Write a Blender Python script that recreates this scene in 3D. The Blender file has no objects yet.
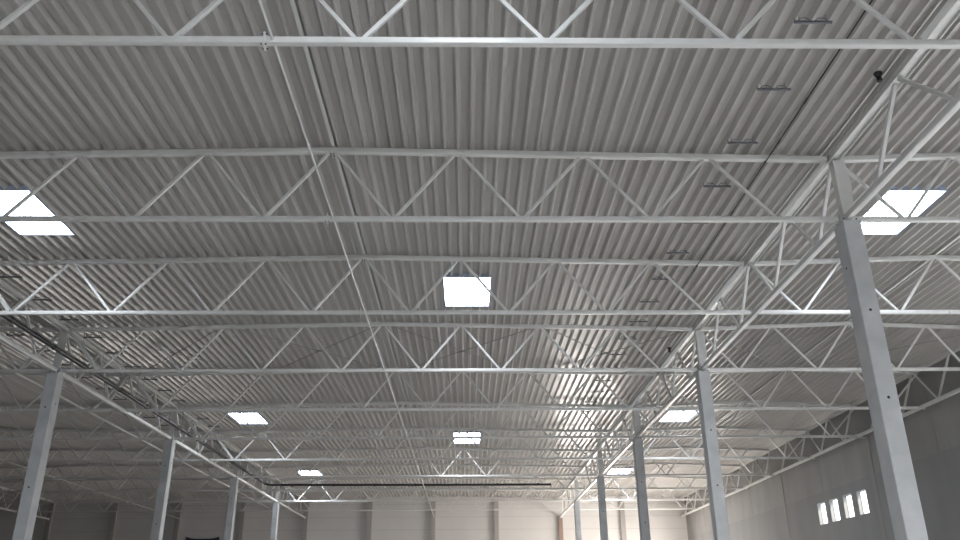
import bpy, math, random
from mathutils import Vector, Matrix

random.seed(7)
C = bpy.context.scene.collection
SC = bpy.context.scene
CZ = 1.6                                   # eye height

# ------------------------------------------------------------------ camera
F_PX, PITCH, YAW, ROLL, CX = 810.17, 0.4014, 0.0175, -0.0070, 3.222
cam_d = bpy.data.cameras.new('camera')
cam_d.sensor_width = 36.0
cam_d.lens = 36.0 * F_PX / 960.0
cam_d.clip_end = 500
cam = bpy.data.objects.new('camera', cam_d)
C.objects.link(cam)
fw = Vector((math.sin(YAW) * math.cos(PITCH), math.cos(YAW) * math.cos(PITCH), math.sin(PITCH)))
rt = Vector((math.cos(YAW), -math.sin(YAW), 0))
up = rt.cross(fw)
c_, s_ = math.cos(ROLL), math.sin(ROLL)
rt, up = rt * c_ + up * s_, -rt * s_ + up * c_
M = Matrix((rt, up, -fw)).transposed().to_4x4()
M.translation = Vector((CX, 0, CZ))
cam.matrix_world = M
SC.camera = cam

# ------------------------------------------------------------------ world, daylight, exposure
SC.view_settings.view_transform = 'Standard'
SC.view_settings.look = 'None'
SC.view_settings.gamma = 1
SC.view_settings.use_curve_mapping = False
SC.view_settings.exposure = 0.30
SKY_E = 33.0                                # skylight panels
w = bpy.data.worlds.new('world')
SC.world = w
w.use_nodes = True
w.node_tree.nodes['Background'].inputs[0].default_value = (0.86, 0.93, 1.0, 1)
w.node_tree.nodes['Background'].inputs[1].default_value = 3.0


def area_light(name, loc, rot, sx, sy, power, col, spread=180):
    d = bpy.data.lights.new(name, 'AREA')
    d.shape = 'RECTANGLE'
    d.size, d.size_y, d.energy, d.color = sx, sy, power, col
    d.spread = math.radians(spread)
    o = bpy.data.objects.new(name, d)
    o.location, o.rotation_euler = loc, rot
    C.objects.link(o)
    return o


# daylight entering by the open gates (all in openings cut in the walls, below the picture; the side one is added)
# sky light falls in slanting down on to the floor, so these are tilted and limited in spread
area_light('gate_daylight_right', (24.35, 69.0, 2.5), (0, math.radians(80), 0), 4.8, 13.0, 3500, (1.0, 0.91, 0.82))
area_light('added_fill_side', (24.6, 17.0, 2.6), (0, math.radians(52), 0), 4.6, 18.0, 1700, (0.95, 0.97, 1.0), 90)  # unseen side source, added for deck rib contrast and floor bounce
area_light('gate_daylight_back', (15.05, 80.15, 2.4), (math.radians(-90), 0, 0), 5.2, 4.7, 1800, (1.0, 0.93, 0.85))
area_light('gate_daylight_front', (4.0, -12.5, 2.6), (math.radians(55), 0, 0), 16.0, 4.6, 2300, (0.90, 0.95, 1.0), 100)

# the sun, high behind the camera to the right, shining in through the skylights
sd = bpy.data.lights.new('sun', 'SUN')
sd.energy, sd.angle, sd.color = 7.0, math.radians(0.55), (1.0, 0.93, 0.84)
so = bpy.data.objects.new('sun', sd)
so.rotation_euler = Vector((-6.4, 11.7, -12.0)).to_track_quat('-Z', 'Y').to_euler()
C.objects.link(so)

# ------------------------------------------------------------------ dimensions from the photograph
H = 8.435 + CZ           # centre of the bottom chords
D = 1.831                # depth of the trusses at the ridge
DV = 0.22                # fall from ridge to valley
S = 6.3265               # truss spacing
Y1 = 10.527              # first truss
YB = 80.0                # back wall
XR = 24.1                # right wall
XL = -48.2
YF = -12.2


def ty(k):
    return Y1 + (k - 1) * S


def roof(x):             # height of the top chord centre line
    if -12 <= x <= 12:
        d = abs(x) / 12
    elif x > 12:
        d = abs(x - 18) / 6
    elif x >= -36:
        d = abs(x + 24) / 12
    else:
        d = abs(x + 42) / 6
    return H + D - DV * min(d, 1.0)


# ------------------------------------------------------------------ materials
def mat(name, col, rough=0.5, metal=0.0, noise=0.0, scale=3.0, stretch=(1, 1, 1), tint=None, bump=0.0, spec=0.5, mix=0.5):
    m = bpy.data.materials.new(name)
    m.use_nodes = True
    nt = m.node_tree
    b = nt.nodes['Principled BSDF']
    b.inputs['Base Color'].default_value = (*col, 1)
    b.inputs['Roughness'].default_value = rough
    b.inputs['Metallic'].default_value = metal
    b.inputs['Specular IOR Level'].default_value = spec
    if noise or tint or bump:
        tc = nt.nodes.new('ShaderNodeTexCoord')
        mp = nt.nodes.new('ShaderNodeMapping')
        mp.inputs['Scale'].default_value = stretch
        nt.links.new(tc.outputs['Object'], mp.inputs['Vector'])
        n = nt.nodes.new('ShaderNodeTexNoise')
        n.inputs['Scale'].default_value = scale
        n.inputs['Detail'].default_value = 6
        nt.links.new(mp.outputs[0], n.inputs['Vector'])
        r = nt.nodes.new('ShaderNodeValToRGB')
        r.color_ramp.elements[0].position = 0.3
        r.color_ramp.elements[1].position = 0.7
        a = tuple(c * (1 - noise) for c in (tint or col))
        z = tuple(min(1, c * (1 + noise)) for c in col)
        if tint:
            a = tuple(c * (1 - mix) + t * mix for c, t in zip(col, tint))
        r.color_ramp.elements[0].color = (*a, 1)
        r.color_ramp.elements[1].color = (*z, 1)
        nt.links.new(n.outputs['Fac'], r.inputs[0])
        nt.links.new(r.outputs[0], b.inputs['Base Color'])
        if bump:
            bp = nt.nodes.new('ShaderNodeBump')
            bp.inputs['Strength'].default_value = bump
            bp.inputs['Distance'].default_value = 0.01
            nt.links.new(n.outputs['Fac'], bp.inputs['Height'])
            nt.links.new(bp.outputs[0], b.inputs['Normal'])
    return m


M_STEEL = mat('white_painted_steel', (0.64, 0.635, 0.615), 0.32, noise=0.05, scale=2.0)
M_GALV = mat('galvanised_steel', (0.55, 0.57, 0.58), 0.35, metal=0.6, noise=0.1, scale=9)
M_BOLT = mat('bolt_steel', (0.08, 0.08, 0.09), 0.5, metal=0.5)
M_DECK = mat('coated_roof_sheet', (0.46, 0.443, 0.425), 0.28, noise=0.06, scale=0.6, stretch=(3.2, 0.12, 1), tint=(0.32, 0.30, 0.28), mix=0.5)
M_CONC = mat('precast_concrete', (0.46, 0.465, 0.465), 0.8, noise=0.12, scale=1.6, bump=0.15)
M_WALLC = mat('wall_concrete', (0.28, 0.275, 0.268), 0.85, noise=0.10, scale=0.8, stretch=(1, 1, 0.35), bump=0.1)
M_WALLC2 = mat('wall_concrete_grey', (0.25, 0.25, 0.25), 0.85, noise=0.08, scale=0.8, stretch=(1, 1, 0.35), bump=0.1)
M_WALLP = mat('sandwich_panel', (0.62, 0.60, 0.585), 0.5, noise=0.03, scale=0.5)
M_JOINT = mat('panel_joint', (0.42, 0.40, 0.38), 0.7)
M_PILC = mat('wall_column_steel', (0.36, 0.34, 0.32), 0.6, noise=0.06, scale=1.0)
M_PRIME = mat('red_primed_steel', (0.28, 0.20, 0.165), 0.6, noise=0.1, scale=1.0)
M_FLOOR = mat('concrete_floor', (0.58, 0.565, 0.55), 0.45, noise=0.08, scale=0.3)
M_PIPE = mat('black_plastic_pipe', (0.018, 0.019, 0.022), 0.42)
M_DARK = mat('dark_hanger_steel', (0.15, 0.155, 0.17), 0.5, metal=0.3)
M_BLACK = mat('black_plastic', (0.012, 0.012, 0.014), 0.4)
M_TARP = mat('dark_blue_tarpaulin', (0.02, 0.025, 0.06), 0.55, noise=0.2, scale=2)
M_FRAME = mat('grey_window_frame', (0.40, 0.43, 0.44), 0.5, noise=0.03)
M_CURB = mat('skylight_curb', (0.34, 0.39, 0.50), 0.5, noise=0.02)
M_TRAY = mat('white_trunking', (0.85, 0.84, 0.80), 0.25, noise=0.02)
M_ROPE = mat('brace_steel', (0.34, 0.33, 0.32), 0.5, metal=0.3)

M_OPAL = bpy.data.materials.new('opal_skylight_dome')
M_OPAL.use_nodes = True
nt = M_OPAL.node_tree
b = nt.nodes['Principled BSDF']
b.inputs['Base Color'].default_value = (0.9, 0.95, 1, 1)
b.inputs['Emission Color'].default_value = (0.86, 0.925, 1.0, 1)
b.inputs['Emission Strength'].default_value = SKY_E
b.inputs['Alpha'].default_value = 0.55            # the sun gets through the opal sheet

M_GLASS = bpy.data.materials.new('window_glass')
M_GLASS.use_nodes = True
nt = M_GLASS.node_tree
nt.nodes.remove(nt.nodes['Principled BSDF'])
tr = nt.nodes.new('ShaderNodeBsdfTransparent')
gl = nt.nodes.new('ShaderNodeBsdfGlossy')
gl.inputs['Roughness'].default_value = 0.03
mx = nt.nodes.new('ShaderNodeMixShader')
mx.inputs[0].default_value = 0.08
nt.links.new(tr.outputs[0], mx.inputs[1])
nt.links.new(gl.outputs[0], mx.inputs[2])
nt.links.new(mx.outputs[0], nt.nodes['Material Output'].inputs[0])


# ------------------------------------------------------------------ mesh helpers
class MB:
    def __init__(self):
        self.v, self.f = [], []

    def add(self, vs, fs):
        n = len(self.v)
        self.v += [tuple(p) for p in vs]
        self.f += [tuple(i + n for i in f) for f in fs]
        return self

    def box(self, x0, x1, y0, y1, z0, z1):
        vs = [(x0, y0, z0), (x1, y0, z0), (x1, y1, z0), (x0, y1, z0), (x0, y0, z1), (x1, y0, z1), (x1, y1, z1), (x0, y1, z1)]
        return self.add(vs, [(0, 3, 2, 1), (4, 5, 6, 7), (0, 1, 5, 4), (1, 2, 6, 5), (2, 3, 7, 6), (3, 0, 4, 7)])

    def prism(self, prof, p0, p1, upv=(0, 0, 1)):
        """sweep a closed 2-D profile (side, up) from p0 to p1"""
        p0, p1 = Vector(p0), Vector(p1)
        d = (p1 - p0).normalized()
        u = Vector(upv)
        if abs(d.dot(u)) > 0.99:
            u = Vector((0, 1, 0))
        sd = d.cross(u).normalized()
        u = sd.cross(d).normalized()
        n = len(prof)
        vs = [p0 + sd * a + u * b_ for a, b_ in prof] + [p1 + sd * a + u * b_ for a, b_ in prof]
        fs = [(i, (i + 1) % n, (i + 1) % n + n, i + n) for i in range(n)]
        fs += [tuple(range(n - 1, -1, -1)), tuple(range(n, 2 * n))]
        return self.add(vs, fs)

    def rhs(self, p0, p1, w_, h_, r=0.015, upv=(0, 0, 1)):
        prof = []
        for cx, cy, a0 in ((w_ / 2 - r, h_ / 2 - r, 0), (-w_ / 2 + r, h_ / 2 - r, 90), (-w_ / 2 + r, -h_ / 2 + r, 180), (w_ / 2 - r, -h_ / 2 + r, 270)):
            for t in (0, 45, 90):
                a = math.radians(a0 + t)
                prof.append((cx + r * math.cos(a), cy + r * math.sin(a)))
        return self.prism(prof, p0, p1, upv)

    def tube(self, p0, p1, r, n=12):
        return self.prism([(r * math.cos(2 * math.pi * i / n), r * math.sin(2 * math.pi * i / n)) for i in range(n)], p0, p1)

    def path(self, pts, r, n=10):
        """one continuous tube through the points"""
        pts = [Vector(p) for p in pts]
        rings = []
        for i, p in enumerate(pts):
            d = (pts[min(i + 1, len(pts) - 1)] - pts[max(i - 1, 0)]).normalized()
            u = Vector((0, 0, 1)) if abs(d.z) < 0.9 else Vector((1, 0, 0))
            if rings and abs(d.z) >= 0.9:
                u = last
            sd = d.cross(u).normalized()
            u2 = sd.cross(d).normalized()
            last = u2
            rings.append([p + sd * r * math.cos(2 * math.pi * k / n) + u2 * r * math.sin(2 * math.pi * k / n) for k in range(n)])
        vs = [q for rg in rings for q in rg]
        fs = []
        for i in range(len(rings) - 1):
            for k in range(n):
                fs.append((i * n + k, i * n + (k + 1) % n, (i + 1) * n + (k + 1) % n, (i + 1) * n + k))
        fs += [tuple(range(n - 1, -1, -1)), tuple(range((len(rings) - 1) * n, len(rings) * n))]
        return self.add(vs, fs)

    def build(self, name, m, parent=None, smooth=False):
        me = bpy.data.meshes.new(name)
        me.from_pydata(self.v, [], self.f)
        me.materials.append(m)
        if smooth:
            for p in me.polygons:
                p.use_smooth = True
            me.set_sharp_from_angle(angle=math.radians(40))
        o = bpy.data.objects.new(name, me)
        C.objects.link(o)
        if parent:
            o.parent = parent
        return o


def tag(o, label, cat, group=None):
    o['label'] = label
    o['category'] = cat
    if group:
        o['group'] = group
    return o


def thing(name, loc, label, cat, group=None):
    o = bpy.data.objects.new(name, None)
    o.location = loc
    o.empty_display_size = 0.2
    C.objects.link(o)
    return tag(o, label, cat, group)


def dup(root, loc, label, group=None):
    r = root.copy()
    C.objects.link(r)
    r.location = loc
    r['label'] = label
    if group:
        r['group'] = group
    for ch in list(root.children):
        c = ch.copy()
        C.objects.link(c)
        c.parent = r
        for g in list(ch.children):
            d = g.copy()
            C.objects.link(d)
            d.parent = c
    return r


def structure(o):
    o['kind'] = 'structure'
    return o


ORD = ['zeroth', 'first', 'second', 'third', 'fourth', 'fifth', 'sixth', 'seventh', 'eighth', 'ninth', 'tenth', 'eleventh', 'twelfth',
       'thirteenth', 'fourteenth', 'fifteenth', 'sixteenth', 'seventeenth', 'eighteenth', 'nineteenth', 'twentieth']

# ================================================================== SETTING
# floor
structure(MB().box(XL, XR + 0.3, YF, YB, -0.2, 0.0).build('floor', M_FLOOR))

# skylight openings (x0, x1, y0, y1)
SKY = [('centre', 2.42, 4.04, 24.80, 27.55), ('left', -9.70, -8.10, 18.66, 21.35), ('right', 14.35, 15.92, 18.70, 21.4),
       ('left', -9.85, -8.20, 43.90, 46.6), ('right', 14.35, 16.05, 44.0, 46.7), ('centre', 2.36, 4.08, 49.90, 53.2),
       ('left', -9.85, -8.20, 63.3, 66.4), ('right', 14.4, 16.1, 63.3, 66.4), ('centre', 2.42, 4.07, 5.4, 8.3)]

# ceiling: trapezoidal deck, ribs along y, lower flange narrow
PITCH_X, DEPTH = 0.31, 0.135
CH = 0.07


def deck_profile():
    """list of (x, dz) break points"""
    pts = []
    x = XL
    ridges = (-42, -24, 0, 18)
    special = [r - 0.30 for r in ridges]
    while x < XR + 0.31:
        hit = [r for r in ridges if x <= r - 0.02 < x + PITCH_X]
        pts += [(x, 0), (x + 0.04, 0), (x + 0.1025, DEPTH), (x + 0.2475, DEPTH)]
        x += PITCH_X
    return pts


def clean_profile():
    pts = []
    ridges = (-42.0, -24.0, 0.0, 18.0)
    valleys = (-36.0, -12.0, 12.0)
    marks = sorted([(r, 'r') for r in ridges] + [(v, 'v') for v in valleys] + [(XR + 0.25, 'e')])
    x = XL - 0.2
    for mk, kd in marks:
        half = 0.27 if kd == 'r' else 0.12
        n = int((mk - half - x) / PITCH_X)
        p = (mk - half - x) / n
        for i in range(n):
            x0 = x + i * p
            pts += [(x0, 0), (x0 + 0.04, 0), (x0 + 0.1025, DEPTH), (x0 + p - 0.0625, DEPTH)]
        if kd == 'r':
            a = mk - half
            pts += [(a, 0), (a + 0.03, 0), (a + 0.05, DEPTH), (a + 0.255, DEPTH), (a + 0.26, 0.02), (a + 0.33, 0.02), (a + 0.335, DEPTH), (a + 0.38, DEPTH)]
            x = a + 0.40
        elif kd == 'v':
            a = mk - half
            pts += [(a, 0), (a + 2 * half, 0)]
            x = a + 2 * half
        else:
            pts += [(mk, 0)]
    return pts


prof = clean_profile()
mb = MB()
xs = [p[0] for p in prof]
for (xa, da), (xb, db) in zip(prof[:-1], prof[1:]):
    xm = (xa + xb) / 2
    cuts = [YF]
    holes = sorted((s[3], s[4]) for s in SKY if s[1] - 0.02 < xm < s[2] + 0.02)
    segs, y = [], YF
    for h0, h1 in holes:
        segs.append((y, h0))
        y = h1
    segs.append((y, YB + 0.1))
    za, zb = roof(xa) + CH + da, roof(xb) + CH + db
    for ya, yb in segs:
        mb.add([(xa, ya, za), (xb, ya, zb), (xb, yb, zb), (xa, yb, za)], [(0, 1, 2, 3)])
        if da == DEPTH and db == DEPTH and xb - xa > 0.1:      # small groove down the upper flange
            g = xa + (xb - xa) * 0.5
structure(mb.build('ceiling', M_DECK))

# roof membrane above the deck keeps the daylight out
mb = MB()
for a, b_ in ((XL - 0.3, -42), (-42, -36), (-36, -24), (-24, -12), (-12, 0), (0, 12), (12, 18), (18, XR + 0.4)):
    cells_y = sorted({YF - 0.3, YB + 0.3} | {s[3] for s in SKY} | {s[4] for s in SKY})
    cells_x = sorted({a, b_} | {q for s in SKY for q in (s[1], s[2]) if a < q < b_})
    for xa, xb in zip(cells_x[:-1], cells_x[1:]):
        for ya, yb in zip(cells_y[:-1], cells_y[1:]):
            xm, ym = (xa + xb) / 2, (ya + yb) / 2
            if any(s[1] < xm < s[2] and s[3] < ym < s[4] for s in SKY):
                continue
            za, zb = roof(xa) + CH + DEPTH + 0.02, roof(xb) + CH + DEPTH + 0.02
            vs = [(xa, ya, za), (xb, ya, zb), (xb, yb, zb), (xa, yb, za)]
            vs += [(x_, y_, z_ + 0.16) for x_, y_, z_ in vs]
            mb.add(vs, [(0, 3, 2, 1), (4, 5, 6, 7), (0, 1, 5, 4), (1, 2, 6, 5), (2, 3, 7, 6), (3, 0, 4, 7)])
structure(mb.build('ceiling_insulation', M_DECK))


def wall_grid(mb, axis, c0, c1, us, zs, holes):
    """wall slab between c0..c1 with rectangular holes; axis 'x' = plane x const, u runs along y"""
    us = sorted(set(us) | {h[0] for h in holes} | {h[1] for h in holes})
    zs = sorted(set(zs) | {h[2] for h in holes} | {h[3] for h in holes})
    for u0, u1 in zip(us[:-1], us[1:]):
        for z0, z1 in zip(zs[:-1], zs[1:]):
            um, zm = (u0 + u1) / 2, (z0 + z1) / 2
            if any(h[0] < um < h[1] and h[2] < zm < h[3] for h in holes):
                continue
            if axis == 'x':
                mb.box(c0, c1, u0, u1, z0, z1)
            else:
                mb.box(u0, u1, c0, c1, z0, z1)
    return mb


TOP = H + D + 0.5
WIN = [(43.25, 44.32), (44.98, 46.06), (46.78, 47.86), (48.5, 49.6)]
WZ = (CZ + 4.70, CZ + 5.90)
holes_r = [(a, b_, *WZ) for a, b_ in WIN] + [(62.5, 75.5, 0.0, 4.9), (8.0, 26.0, 0.0, 4.75)]
wr = wall_grid(MB(), 'x', XR, XR + 0.21, [YF, YB + 0.3], [-0.1, TOP], holes_r).build('wall_right', M_WALLC)
structure(wr)
# darker band of the wall between the upper panels and the base, a skin 2 cm thick
mb = MB()
wall_grid(mb, 'x', XR - 0.02, XR, [20.0, 42.0, 54.6, 66.0], [CZ + 3.6, CZ + 6.42], holes_r)
structure(mb.build('trim_1', M_WALLC2))
# precast panel joints
mb = MB()
for y in (23.2, 35.8, 48.5, 61.1, 73.8):
    if 43 < y < 50:
        mb.box(XR - 0.012, XR, y - 0.012, y + 0.012, WZ[1] + 0.1, H + 1.7)
    else:
        mb.box(XR - 0.012, XR, y - 0.012, y + 0.012, CZ + 6.45, H + 1.7)
for z in (CZ + 6.43,):
    mb.box(XR - 0.024, XR, YF, YB, z - 0.015, z + 0.015)
structure(mb.build('trim_2', M_WALLC2))

structure(wall_grid(MB(), 'y', YB, YB + 0.2, [XL, XR + 0.3], [-0.1, TOP], [(12.4, 17.7, 0.0, 4.8)]).build('wall_back', M_WALLP))
mb = MB()
for z in [0.9 + 1.15 * i for i in range(10)]:
    mb.box(XL, XR if z > 4.9 else 12.3, YB - 0.008, YB, z - 0.012, z + 0.012)
structure(mb.build('trim_3', M_JOINT))
structure(wall_grid(MB(), 'x', XL - 0.3, XL, [YF, YB + 0.3], [-0.1, TOP], []).build('wall_left', M_WALLC))
structure(wall_grid(MB(), 'y', YF - 0.3, YF, [XL, XR + 0.3], [-0.1, TOP], [(-4.2, 12.2, 0.0, 4.9)]).build('wall_front', M_WALLC))

# windows of the right wall
for i, (a, b_) in enumerate(WIN):
    fr = MB()
    z0, z1 = WZ
    t = 0.03
    fr.box(XR + 0.17, XR + 0.205, a, b_, z0, z0 + t).box(XR + 0.17, XR + 0.205, a, b_, z1 - t, z1)
    fr.box(XR + 0.17, XR + 0.205, a, a + t, z0 + t, z1 - t).box(XR + 0.17, XR + 0.205, b_ - t, b_, z0 + t, z1 - t)
    f = structure(fr.build('window_%d' % (i + 1), M_FRAME))
    MB().box(XR + 0.185, XR + 0.195, a + t, b_ - t, z0 + t, z1 - t).build('pane', M_GLASS, f)

# trims: deck closure angles each side of the valley girders
for n, (xv, side) in enumerate([(x, sd) for x in (-12, 12) for sd in (-1, 1)]):
    mb = MB()
    x = xv + side * 0.25
    z = roof(x) + CH - 0.005
    mb.box(x - 0.012, x + 0.012, YF, YB, z - 0.03, z)
    structure(mb.build('trim_%d' % (4 + n), M_STEEL))


# light ridge strips on the underside of the deck
for n, xr in enumerate((-24, 0, 18)):
    z = roof(xr) + CH
    structure(MB().box(xr - 0.015, xr + 0.065, YF, YB, z + 0.002, z + 0.03).build('trim_%d' % (8 + n), M_STEEL))


# ================================================================== SKYLIGHTS
SKY_LABEL = [
    'square white skylight in mid ceiling, right of the ridge, nearest fully in view',
    'bright skylight cut by the left edge of the photo, behind a truss chord',
    'bright skylight right of the nearest concrete column, crossed by a diagonal strut',
    'slanted skylight over the left part of the central bay, second from the camera there',
    'skylight in the right bay between the third and second columns of the right row',
    'small far skylight right of the ridge, crossed by a truss chord',
    'farthest and smallest skylight left of the ridge near the back wall',
    'farthest skylight of the right bay, half hidden behind a column and truss chords',
    'skylight right of the ridge, ahead of the nearest truss, above the picture']
for (nm, x0, x1, y0, y1), lab in zip(SKY, SKY_LABEL):
    zc = roof((x0 + x1) / 2) + CH
    g = thing('skylight', ((x0 + x1) / 2, (y0 + y1) / 2, zc), lab, 'skylight', 'roof skylights')
    hx, hy = (x1 - x0) / 2, (y1 - y0) / 2
    t = 0.03
    zt = DEPTH + 0.16
    cb = MB()
    for xa, xb, ya, yb in ((-hx, -hx + t, -hy, hy), (hx - t, hx, -hy, hy), (-hx + t, hx - t, -hy, -hy + t), (-hx + t, hx - t, hy - t, hy)):
        cb.box(xa, xb, ya, yb, -0.015, zt)
    cb.build('curb', M_CURB, g)
    dm = MB()
    n = 8
    grid = []
    for j in range(n + 1):
        for i in range(n + 1):
            u, v = i / n * 2 - 1, j / n * 2 - 1
            grid.append((u * (hx - t), v * (hy - t), DEPTH - 0.01 + 0.16 * (1 - u ** 4) * (1 - v ** 4)))
    dm.add(grid, [(j * (n + 1) + i, j * (n + 1) + i + n + 1, j * (n + 1) + i + n + 2, j * (n + 1) + i + 1) for j in range(n) for i in range(n)])
    dm.build('dome', M_OPAL, g, smooth=True)


# ================================================================== TRUSSES (span along x, origin: x mid-bay, y truss, z bottom chord)
CHW = 0.12


def strut(name, p0, p1, w_, m, parent):
    mb = MB()
    mb.rhs(p0, p1, w_, w_, 0.012, upv=(0, 1, 0))
    return mb.build(name, m, parent)


def make_truss(xc, half, label, group, k, xe0=None, xe1=None):
    """warren truss with 3 m panels, ridge in the middle"""
    y = ty(k)
    g = thing('roof_truss', (xc, y, H), label, 'roof truss', group)
    x0, x1 = -half + 0.11, half - 0.11
    bc = MB()
    bc.rhs((x0, 0, 0), (-0.015, 0, 0), CHW, CHW, 0.02)
    bc.build('bottom_chord', M_STEEL, g, smooth=True)
    bc = MB()
    bc.rhs((0.015, 0, 0), (x1, 0, 0), CHW, CHW, 0.02)
    bc.build('bottom_chord', M_STEEL, g, smooth=True)
    if half > 6:
        pl = MB()
        for s in (-1, 1):
            pl.box(0.0 if s > 0 else -0.018, 0.018 if s > 0 else 0.0, -0.085, 0.085, -0.125, 0.125)
        sp = pl.build('splice_plate', M_STEEL, g)
        for zz in (-0.1, 0.1):
            for yy in (-0.06, 0.06):
                MB().tube((-0.045, yy, zz), (0.045, yy, zz), 0.013, 6).build('bolt', M_BOLT, sp)
    # top chords
    zr = lambda x: roof(xc + x) - H
    tc = MB()
    tc.rhs((x0, 0, zr(x0)), (-0.01, 0, zr(0)), 0.14, 0.14, 0.02)
    tc.build('top_chord', M_STEEL, g, smooth=True)
    tc = MB()
    tc.rhs((0.01, 0, zr(0)), (x1, 0, zr(x1)), 0.14, 0.14, 0.02)
    tc.build('top_chord', M_STEEL, g, smooth=True)
    rp = MB()
    rp.box(-0.012, 0.012, -0.085, 0.085, zr(0) - 0.14, zr(0) + 0.06)
    rb = rp.build('ridge_plate', M_STEEL, g)
    for yy in (-0.05, 0.05):
        MB().tube((-0.05, yy, zr(0) - 0.11), (0.05, yy, zr(0) - 0.11), 0.014, 6).build('bolt', M_BOLT, rb)
    n = int(round(half / 3))
    for i in range(-n, n):
        xa, xb = i * 3.0, (i + 1) * 3.0
        xm = (xa + xb) / 2
        if half == 6:
            xm = min(xm, half - 1.72)
        for xt in (xa, xb):
            end = abs(abs(xt) - half) < 0.01
            wdt = 0.115 if end and half > 6 else 0.075
            sgn = -1 if xt < xm else 1
            zt = zr(xt) - 0.07
            xt2 = xt - sgn * (0.16 if end else 0.09)
            strut('diagonal', (xm + sgn * 0.07, 0, 0.055), (xt2, 0, zt), wdt, M_STEEL, g)
    # end cleats
    for s in (-1, 1):
        cl = MB()
        xx = s * (half - 0.105)
        cl.box(min(xx, xx - s * 0.012), max(xx, xx - s * 0.012), -0.08, 0.08, -0.1, 0.1)
        cl.build('end_plate', M_GALV, g)
    return g


DIST = {1: 'nearest the camera, across the top of the photo', 11: 'farthest one, close to the back wall'}


def far(k):
    return DIST.get(k, '%s from the camera' % ORD[k])


ST = {2: 'whose right end meets the nearest column', 3: 'just above the mid ceiling skylight in the photo', 4: 'with bright V struts below the mid skylight',
      5: 'a plain one between two column pairs', 6: 'landing on the second column beyond the near right one', 7: 'with its left end lit white by a skylight',
      8: 'lit white in its middle by the far skylight', 9: 'with the black drain pipe running along it', 10: 'carried by the last pair of columns'}
main = None
for k in range(1, 12):
    lab = 'white roof truss over the central bay, %s' % far(k)
    if main is None:
        main = make_truss(0.0, 12.0, lab, 'central bay trusses', 1)
    else:
        dup(main, (0, ty(k), H), lab)
rb_ = make_truss(18.0, 6.0, 'short white truss over the right bay, first one, behind the top right girder', 'right bay trusses', 1)
for k in range(2, 12):
    dup(rb_, (18, ty(k), H), 'short white steel truss over the narrow right bay, %s' % (far(k) if k < 11 else 'last one before the back wall'))
lb_ = None
for k in range(4, 12):
    lab = 'white steel roof truss in the dim left bay, %s' % ({4: 'nearest one, meeting the near left column', 11: 'last one before the back wall'}.get(k, '%s of its row from the camera' % ORD[k - 3]))
    if lb_ is None:
        lb_ = make_truss(-24.0, 12.0, lab, 'left bay trusses', k)
    else:
        dup(lb_, (-24, ty(k), H), lab)
dup(rb_, (-42, ty(11), H), 'short dark truss at the far left corner beyond the left bay', 'outer left trusses')


# ================================================================== GIRDERS along the column lines (origin: start column)
def make_girder(x, y0, label, group, width=0.26):
    L = 2 * S
    g = thing('lattice_girder', (x, y0, H), label, 'girder', group)
    zt = roof(x) - H
    MB().rhs((0, 0.003, 0), (0, L - 0.003, 0), 0.15, 0.15, 0.02).build('bottom_chord', M_STEEL, g, smooth=True)
    t = MB()
    # H section lying flat: two flanges and a web
    hw = width / 2
    t.prism([(-hw, -0.07), (-hw + 0.02, -0.07), (-hw + 0.02, -0.01), (hw - 0.02, -0.01), (hw - 0.02, -0.07), (hw, -0.07), (hw, 0.068), (-hw, 0.068)], (0, 0.003, zt), (0, L - 0.003, zt))
    t.build('top_chord', M_STEEL, g)
    p = L / 4
    for i in range(4):
        ym = (i + 0.5) * p
        for yt in ((i * p, (i + 1) * p) if i < 3 else (i * p,)):
            s = -1 if yt < ym else 1
            mb = MB()
            mb.rhs((0, ym + s * 0.06, 0.07), (0, yt - s * 0.10, zt - 0.03), 0.085, 0.085, 0.012, upv=(1, 0, 0))
            mb.build('diagonal', M_STEEL, g)
    for yy in (0.02, L - 0.036):
        e = MB()
        e.box(-0.1, 0.1, yy, yy + 0.016, -0.12, 0.12)
        e.build('end_plate', M_GALV, g)
    return g


XG = 12.07
gr = make_girder(XG, ty(0), 'white lattice girder at top right, ending on the nearest concrete column', 'right girders')
names = {2: 'running back from the nearest concrete column', 4: 'from the second to the third column', 6: 'from the third to the fourth column', 8: 'from the fourth to the last column', 10: 'last column to back wall'}
for k, tx in names.items():
    r = dup(gr, (XG, ty(k), H), 'white girder over the right column row, ' + tx, 'right girders')
    if k == 10:
        r.scale.y = (YB - 0.02 - ty(10)) / (2 * S)
names = {2: 'entering at the left edge of the photo', 4: 'from the near left column to the second', 6: 'from the second to the third column', 8: 'from the third to the last column', 10: 'last column to back wall'}
for k, tx in names.items():
    r = dup(gr, (-XG, ty(k), H), 'white girder over the left column row, ' + tx, 'left girders')
    if k == 10:
        r.scale.y = (YB - 0.34 - ty(10)) / (2 * S)
for k, tx in {8: 'ahead of the outer column', 10: 'outer column to back wall'}.items():
    r = dup(gr, (-36, ty(k), H), 'dim girder at the far left edge, ' + tx, 'outer left girders')
    if k == 10:
        r.scale.y = (YB - 0.34 - ty(10)) / (2 * S)
ge = make_girder(23.68, ty(2), 'lattice girder along the right wall, at the right edge nearest the camera', 'wall girders', 0.2)
for k, tx in {4: 'second from the camera', 6: 'above the four small windows', 8: 'next beyond the four small windows', 10: 'last one before the back corner'}.items():
    r = dup(ge, (23.68, ty(k), H), 'lattice girder along the right wall, ' + tx)
    if k == 10:
        r.scale.y = (YB - 0.02 - ty(10)) / (2 * S)


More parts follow.
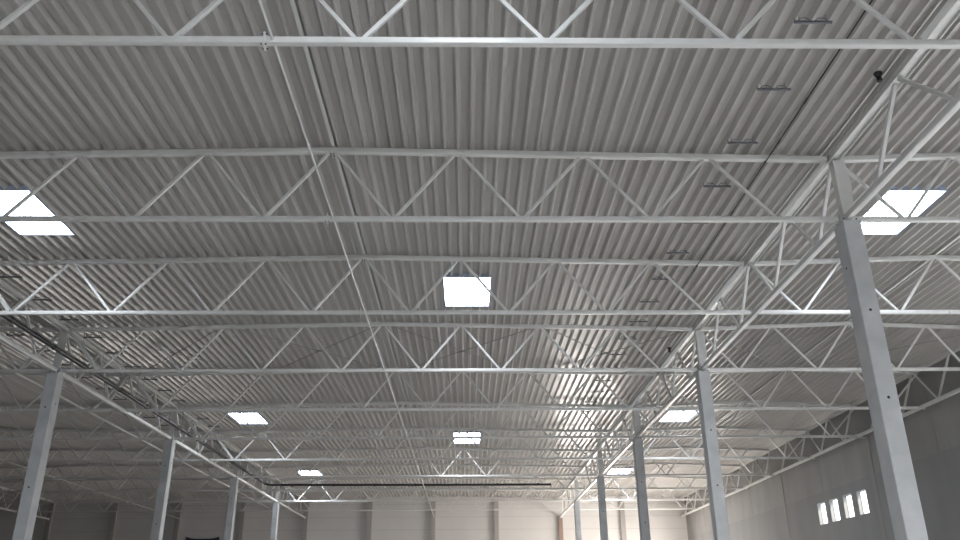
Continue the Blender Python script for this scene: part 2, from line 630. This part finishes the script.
# ================================================================== COLUMNS
def make_column(x, y, label, group):
    g = thing('concrete_column', (x, y, 0), label, 'column', group)
    W2, D2 = 0.212, 0.25
    top = H - 0.135
    c = 0.015
    pr = [(-W2 + c, -D2), (W2 - c, -D2), (W2, -D2 + c), (W2, D2 - c), (W2 - c, D2), (-W2 + c, D2), (-W2, D2 - c), (-W2, -D2 + c)]
    MB().prism(pr, (0, 0, 0), (0, 0, top)).build('shaft', M_CONC, g)
    # steel head: base plate, H post with a curved stiffener up to the girder top chord
    MB().box(-0.20, 0.20, -0.22, 0.22, top, top + 0.025).build('bearing_plate', M_GALV, g)
    zt = roof(x) - 0.07
    hd = MB()
    hd.box(-0.10, -0.085, -0.10, 0.10, top + 0.025, zt)
    hd.box(0.085, 0.10, -0.10, 0.10, top + 0.025, zt)
    hd.box(-0.085, 0.085, -0.008, 0.008, top + 0.025, zt)
    hp = hd.build('head_post', M_STEEL, g)
    # bowed gusset on the front of the post
    n = 10
    h0, h1 = top + 0.03, zt - 0.02
    vs, fs = [], []
    for i in range(n + 1):
        t = i / n
        wdt = 0.04 + 0.11 * math.sin(math.pi * min(1, (1 - t) * 0.95 + 0.12)) ** 0.8
        z = h0 + (h1 - h0) * t
        vs += [(0.10, -0.125, z), (0.10 + wdt * 0.8, -0.125, z), (0.10 + wdt * 0.8, -0.113, z), (0.10, -0.113, z)]
    for i in range(n):
        for q in range(4):
            fs.append((i * 4 + q, i * 4 + (q + 1) % 4, i * 4 + 4 + (q + 1) % 4, i * 4 + 4 + q))
    fs += [(3, 2, 1, 0), (n * 4, n * 4 + 1, n * 4 + 2, n * 4 + 3)]
    MB().add(vs, fs).box(-0.10, 0.10, -0.125, -0.10, h0, h1).build('gusset', M_STEEL, hp)
    for bx in (-0.15, 0.15):
        for by in (-0.17, 0.17):
            MB().tube((bx, by, top + 0.02), (bx, by, top + 0.09), 0.018, 6).build('anchor_bolt', M_BOLT, g)
    for z in ((CZ + 4.14, CZ + 6.1) if x > 0 else (CZ + 4.18, CZ + 7.02)):
        MB().tube((0, -D2 - 0.004, z), (0, -D2 + 0.05, z), 0.032, 14).build('cast_in_socket', M_BLACK, g)
    sgn = -1 if x > 0 else 1
    MB().tube((sgn * (W2 + 0.004), 0.02, CZ + 7.2), (sgn * (W2 - 0.05), 0.02, CZ + 7.2), 0.03, 14).build('cast_in_socket', M_BLACK, g)
    return g


cR = make_column(12.09, ty(2), 'tall grey concrete column nearest the camera at right', 'right row columns')
for k, tx in {4: 'second in the right row, left of the big near one', 6: 'third in the right row', 8: 'fourth in the right row, dark and slim', 10: 'last and slimmest in the right row'}.items():
    dup(cR, (12.09, ty(k), 0), 'grey concrete column, ' + tx)
cL = make_column(-12.09, ty(4), 'grey concrete column nearest the camera at left', 'left row columns')
for k, tx in {6: 'second in the left row', 8: 'third in the left row', 10: 'last in the left row'}.items():
    dup(cL, (-12.09, ty(k), 0), 'grey concrete column, ' + tx)
dup(cL, (-36, ty(8), 0), 'concrete column of the outer left row, beyond the left edge', 'outer left columns')
dup(cL, (-36, ty(10), 0), 'dim concrete column of the outer left row near the back wall', 'outer left columns')


# wall columns
def make_wall_column(x, y, w_, d_, h_, m, label, group, name='wall_column'):
    g = thing(name, (x, y, 0), label, 'wall column', group)
    # I section: two flanges and a web, standing on a base plate
    MB().box(-w_ / 2, w_ / 2, -d_ / 2, -d_ / 2 + 0.03, 0.02, h_).box(-w_ / 2, w_ / 2, d_ / 2 - 0.03, d_ / 2, 0.02, h_).box(-w_ / 2 + 0.02, w_ / 2 - 0.02, -d_ / 2 + 0.03, d_ / 2 - 0.03, 0.02, h_).build('shaft', m, g)
    MB().box(-w_ / 2 - 0.05, w_ / 2 + 0.05, -d_ / 2 - 0.05, d_ / 2, 0, 0.02).build('base_plate', M_GALV, g)
    return g


bw = {-42: 'far left, in the darkest corner', -36: 'under the end of the dim outer left girder', -30: 'right of the near left concrete column', -24: 'between the near and second left columns',
      -18: 'left of the third left concrete column', -12: 'under the end of the left girder', -6: 'between the left girder end and the ridge',
      0: 'under the roof ridge', 6: 'right of the ridge, left of the red one', 18: 'in the right bay behind the bright wall'}
first = None
for x, tx in bw.items():
    hh = roof(x) - 0.10
    lab = 'grey steel column against the back wall, ' + tx
    if first is None:
        first = make_wall_column(x, YB - 0.17, 0.44, 0.30, H + D - DV - 0.12, M_PILC, lab, 'back wall columns')
    else:
        dup(first, (x, YB - 0.17, 0), lab)
make_wall_column(12.07, YB - 0.17, 0.40, 0.30, H - 0.1, M_PRIME, 'rusty red primed steel column on the back wall under the right girder end', 'red wall columns')
rw = {2: 'beyond the right edge of the photo', 4: 'hidden by the big near column', 6: 'just right of the four small windows', 8: 'left of the four small windows', 10: 'near the back corner'}
first = None
for k, tx in rw.items():
    lab = 'concrete wall column on the right wall, ' + tx
    if first is None:
        first = thing('wall_column', (XR - 0.16, ty(k), 0), lab, 'wall column', 'right wall columns')
        MB().box(0.125, 0.16, -0.22, 0.22, 0.0, H - 0.1).build('shaft', M_WALLC, first)
        MB().box(-0.56, 0.16, -0.10, 0.10, H - 0.1, H - 0.078).build('bearing_plate', M_GALV, first)
    else:
        dup(first, (XR - 0.16, ty(k), 0), lab)


# ================================================================== TIES, RODS, PIPES
def tie_line(x, y0, k0, k1, label):
    g = thing('tie_rod', (x, y0, H), label, 'tie rod')
    pts = [(0, 0, 0), (0, YB - 0.02 - y0, 0)]
    MB().tube(*pts, 0.024, 10).build('rod', M_STEEL, g, smooth=True)
    for k in range(k0, k1):
        yy = ty(k) + 0.5 * S - y0
        if yy > 0.5:
            MB().tube((0, yy - 0.08, 0), (0, yy + 0.08, 0), 0.034, 10).build('coupler', M_STEEL, g)
    return g


tie_line(0.13, 3.0, 0, 11, 'long thin white tie rod under the central roof ridge, linking the bottom chords')
tie_line(-23.87, 30.0, 4, 11, 'thin white tie rod under the ridge of the dim left bay')

# white cable trunking in the left bay
g = thing('cable_trunking', (-14.75, 24.0, CZ + 8.94), 'long white trunking line running back just beyond the left columns', 'cable trunking')
MB().rhs((0, 0, 0), (0, YB - 24.1, 0), 0.13, 0.07, 0.008).build('body', M_TRAY, g)
for k in range(4, 12):
    hg = MB()
    yy = ty(k) - 24.0
    hg.box(-0.07, 0.07, yy - 0.03, yy + 0.03, -0.055, -0.037)
    hg.tube((-0.06, yy, -0.05), (-0.06, yy, roof(-14.75) - CZ - 8.94), 0.007, 6)
    hg.build('hanger', M_GALV, g)

# black drain pipe: along the left girder, then across the hall at the ninth truss
g = thing('drain_pipe', (-11.55, 20.0, CZ + 8.88), 'thick black drain pipe along the left girder, turning right across the far ceiling', 'pipe')
yt = ty(9) - 0.26 - 20.0
pts = [(0, 0, 0)] + [(0, i * yt / 6, 0) for i in range(1, 6)] + [(0, yt - 0.45, 0)]
for a in range(0, 91, 15):
    t = math.radians(a)
    pts.append((0.4 - 0.4 * math.cos(t), yt - 0.4 + 0.4 * math.sin(t), -0.10 * a / 90))
pts += [(6, yt, -0.13), (12, yt, -0.15), (20.9, yt, -0.16)]
MB().path(pts, 0.08, 14).build('pipe', M_PIPE, g, smooth=True)
yy = 2.0
while yy < yt - 1:
    MB().tube((0, yy - 0.06, 0), (0, yy + 0.06, 0), 0.094, 14).build('coupling', M_PIPE, g, smooth=True)
    yy += 3.0
xx = 2.0
while xx < 20.5:
    MB().tube((xx - 0.06, yt, -0.14), (xx + 0.06, yt, -0.14), 0.10, 14).build('coupling', M_PIPE, g, smooth=True)
    xx += 3.0
MB().tube((20.86, yt, -0.16), (20.95, yt, -0.16), 0.10, 14).build('end_cap', M_PIPE, g, smooth=True)
for k in range(4, 9):
    yy = ty(k) - 20.0 + 0.5
    while yy < yt - 1 and yy < ty(k + 1) - 20:
        MB().tube((0, yy, 0.07), (0, yy, roof(-11.55) + CH - CZ - 8.88), 0.006, 6).build('hanger_rod', M_DARK, g)
        yy += 1.9
xx = 1.5
while xx < 20.8:
    MB().tube((xx, yt, -0.07), (xx, yt, roof(-11.55 + xx) + CH - CZ - 8.88), 0.006, 6).build('hanger_rod', M_DARK, g)
    xx += 1.9

# thin black pipe under the deck right of centre
g = thing('cable_pipe', (10.40, 6.0, CZ + 10.08), 'thin straight black line under the deck between ridge and right girder', 'pipe')
MB().tube((0, 0, -0.12), (0, 33.0, -0.12), 0.016, 8).build('pipe', M_PIPE, g, smooth=True)
for yy in (4.1, 8.3, 9.9, 13.5, 17.5, 21.5, 25.5, 29.5):
    MB().tube((0, yy - 0.10, -0.12), (0, yy + 0.10, -0.12), 0.023, 8).build('coupling', M_PIPE, g, smooth=True)
for k in range(1, 6):
    yy = ty(k) - 6.0
    MB().box(-0.02, 0.02, yy - 0.02, yy + 0.02, -0.12, roof(10.4) - 0.07 - CZ - 10.08).build('clamp', M_DARK, g)

# trapeze hangers
def make_hanger(x, y, label, group):
    zd = roof(x) + CH
    g = thing('pipe_hanger', (x, y, zd), label, 'hanger', group)
    MB().box(-0.35, 0.35, -0.022, 0.022, -0.170, -0.130).build('rail', M_DARK, g)
    for s in (-1, 1):
        lp = MB()
        cx = s * 0.16
        pts = []
        for i in range(9):
            t = math.pi * i / 8
            pts.append((cx - 0.115 * math.cos(t), 0, -0.135 + 0.085 * math.sin(t)))
        lp.path(pts, 0.009, 6)
        lp.build('strap', M_DARK, g)
    MB().tube((-0.31, 0, -0.15), (-0.35, 0, -0.06), 0.008, 6).build('clip', M_DARK, g)
    for s in (-1, 1):
        MB().tube((s * 0.25, 0, -0.15), (s * 0.25, 0, 0.02), 0.006, 6).build('threaded_rod', M_DARK, g)
    return g


h0 = None
for i in range(16):
    y = 11.88 + 2.08 * i
    if any(abs(y - ty(k)) < 0.2 for k in range(1, 12)):
        y += 0.3
    lab = 'short dark pipe hanger left of the thin black line, %s' % ('nearest, at the top edge' if i == 0 else '%s from the camera' % ORD[i + 1])
    if h0 is None:
        h0 = make_hanger(9.61, y, lab, 'hangers right of the ridge')
    else:
        dup(h0, (9.61, y, roof(9.61) + CH), lab)
for i in range(12):
    y = 24.07 + 2.04 * i
    lab = 'short dark pipe hanger beside the left girder, %s' % ('nearest the camera, at the left edge' if i == 0 else '%s from the camera' % ORD[i + 1])
    dup(h0, (-11.30, y + (0.25 if any(abs(y - ty(k)) < 0.2 for k in range(1, 12)) else 0), roof(-11.3) + CH), lab, 'hangers beside the left girder')
for i in range(9):
    y = 29.97 + 2.04 * i
    lab = 'short dark pipe hanger in the left bay beyond the girder, %s' % ('nearest the camera' if i == 0 else '%s from the camera' % ORD[i + 1])
    dup(h0, (-14.16, y + (0.25 if any(abs(y - ty(k)) < 0.2 for k in range(1, 12)) else 0), roof(-14.16) + CH), lab, 'hangers in the left bay')

# diagonal bracing rods between the fourth and fifth trusses
cells = [(-12, -6, 'left outer quarter of the central bay'), (-6, 0, 'just left of the ridge'), (0, 6, 'right of the ridge, below the mid skylight'), (6, 12, 'right quarter of the central bay'),
         (12, 18, 'inner half of the right bay'), (18, 23.6, 'outer half of the right bay')]
for xa, xb, tx in cells:
    for s in (0, 1):
        x0, x1 = (xa, xb) if s == 0 else (xb, xa)
        y0, y1 = ty(4) + 0.08, ty(5) - 0.08
        sg = 1 if x1 > x0 else -1
        x0, x1 = x0 + sg * 0.3, x1 - sg * 0.3
        z0, z1 = roof(x0) - 0.02 - 0.03 * s, roof(x1) - 0.02 - 0.03 * s
        g = thing('brace_rod', (x0, y0, z0), 'dark brace rod slanting away to the %s, %s' % ('right' if s == 0 else 'left', tx), 'brace rod', 'roof bracing rods')
        v = Vector((x1 - x0, y1 - y0, z1 - z0))
        MB().tube((0, 0, 0), v, 0.016, 8).build('rod', M_ROPE, g)
        MB().tube(v * 0.48, v * 0.52, 0.03, 8).build('turnbuckle', M_ROPE, g)

# black detectors near the right girder
def detector(x, y, z, label):
    g = thing('detector', (x, y, z), label, 'detector', 'black detectors')
    n = 12
    prof_ = [(0.0, -0.13), (0.05, -0.13), (0.062, -0.10), (0.05, -0.02), (0.085, 0.03), (0.085, 0.075), (0.0, 0.075)]
    vs, fs = [], []
    for r_, z_ in prof_:
        for q in range(n):
            a = 2 * math.pi * q / n
            vs.append((r_ * math.cos(a), r_ * math.sin(a), z_))
    for i in range(len(prof_) - 1):
        for q in range(n):
            fs.append((i * n + q, i * n + (q + 1) % n, (i + 1) * n + (q + 1) % n, (i + 1) * n + q))
    MB().add(vs, fs).build('body', M_BLACK, g, smooth=True)
    MB().tube((0, 0, 0.07), (0, 0, roof(x) + CH - z), 0.012, 8).build('stem', M_BLACK, g)
    return g


detector(11.62, 13.55, CZ + 10.05, 'small black detector beside the right girder, at the top right of the photo')
detector(11.62, 32.1, CZ + 10.05, 'small black detector left of the girder, near the second right column')

# dark blue tarpaulin on the back wall
g = thing('tarpaulin', (-21.5, YB - 0.09, CZ + 4.4), 'dark blue tarpaulin on the back wall, only its top edge in view at bottom left', 'tarpaulin')
nx, nz = 24, 10
vs, fs = [], []
for side in (0, 1):
    for j in range(nz + 1):
        for i in range(nx + 1):
            u, v = i / nx * 2 - 1, j / nz
            sag = 0.22 * (1 - u ** 4) * v
            vs.append((u * 1.55, -0.03 * math.sin(9 * u + 2 * v) * (1 - v * 0.5) - (0.012 if side else 0), 2.45 * v - sag))
m_ = (nx + 1) * (nz + 1)
for j in range(nz):
    for i in range(nx):
        a = j * (nx + 1) + i
        fs.append((a, a + 1, a + nx + 2, a + nx + 1))
        fs.append((m_ + a + nx + 1, m_ + a + nx + 2, m_ + a + 1, m_ + a))
for i in range(nx):
    fs.append((nz * (nx + 1) + i, nz * (nx + 1) + i + 1, m_ + nz * (nx + 1) + i + 1, m_ + nz * (nx + 1) + i))
    fs.append((i + 1, i, m_ + i, m_ + i + 1))
for j in range(nz):
    a, b_ = j * (nx + 1), (j + 1) * (nx + 1)
    fs.append((a, b_, m_ + b_, m_ + a))
    fs.append((b_ + nx, a + nx, m_ + a + nx, m_ + b_ + nx))
MB().add(vs, fs).build('sheet', M_TARP, g, smooth=True)
ey = MB()
for u in (-1.5, 1.5):
    ey.tube((u, -0.04, 2.38), (u, 0.06, 2.38), 0.03, 10)
ey.build('eyelet', M_GALV, g)
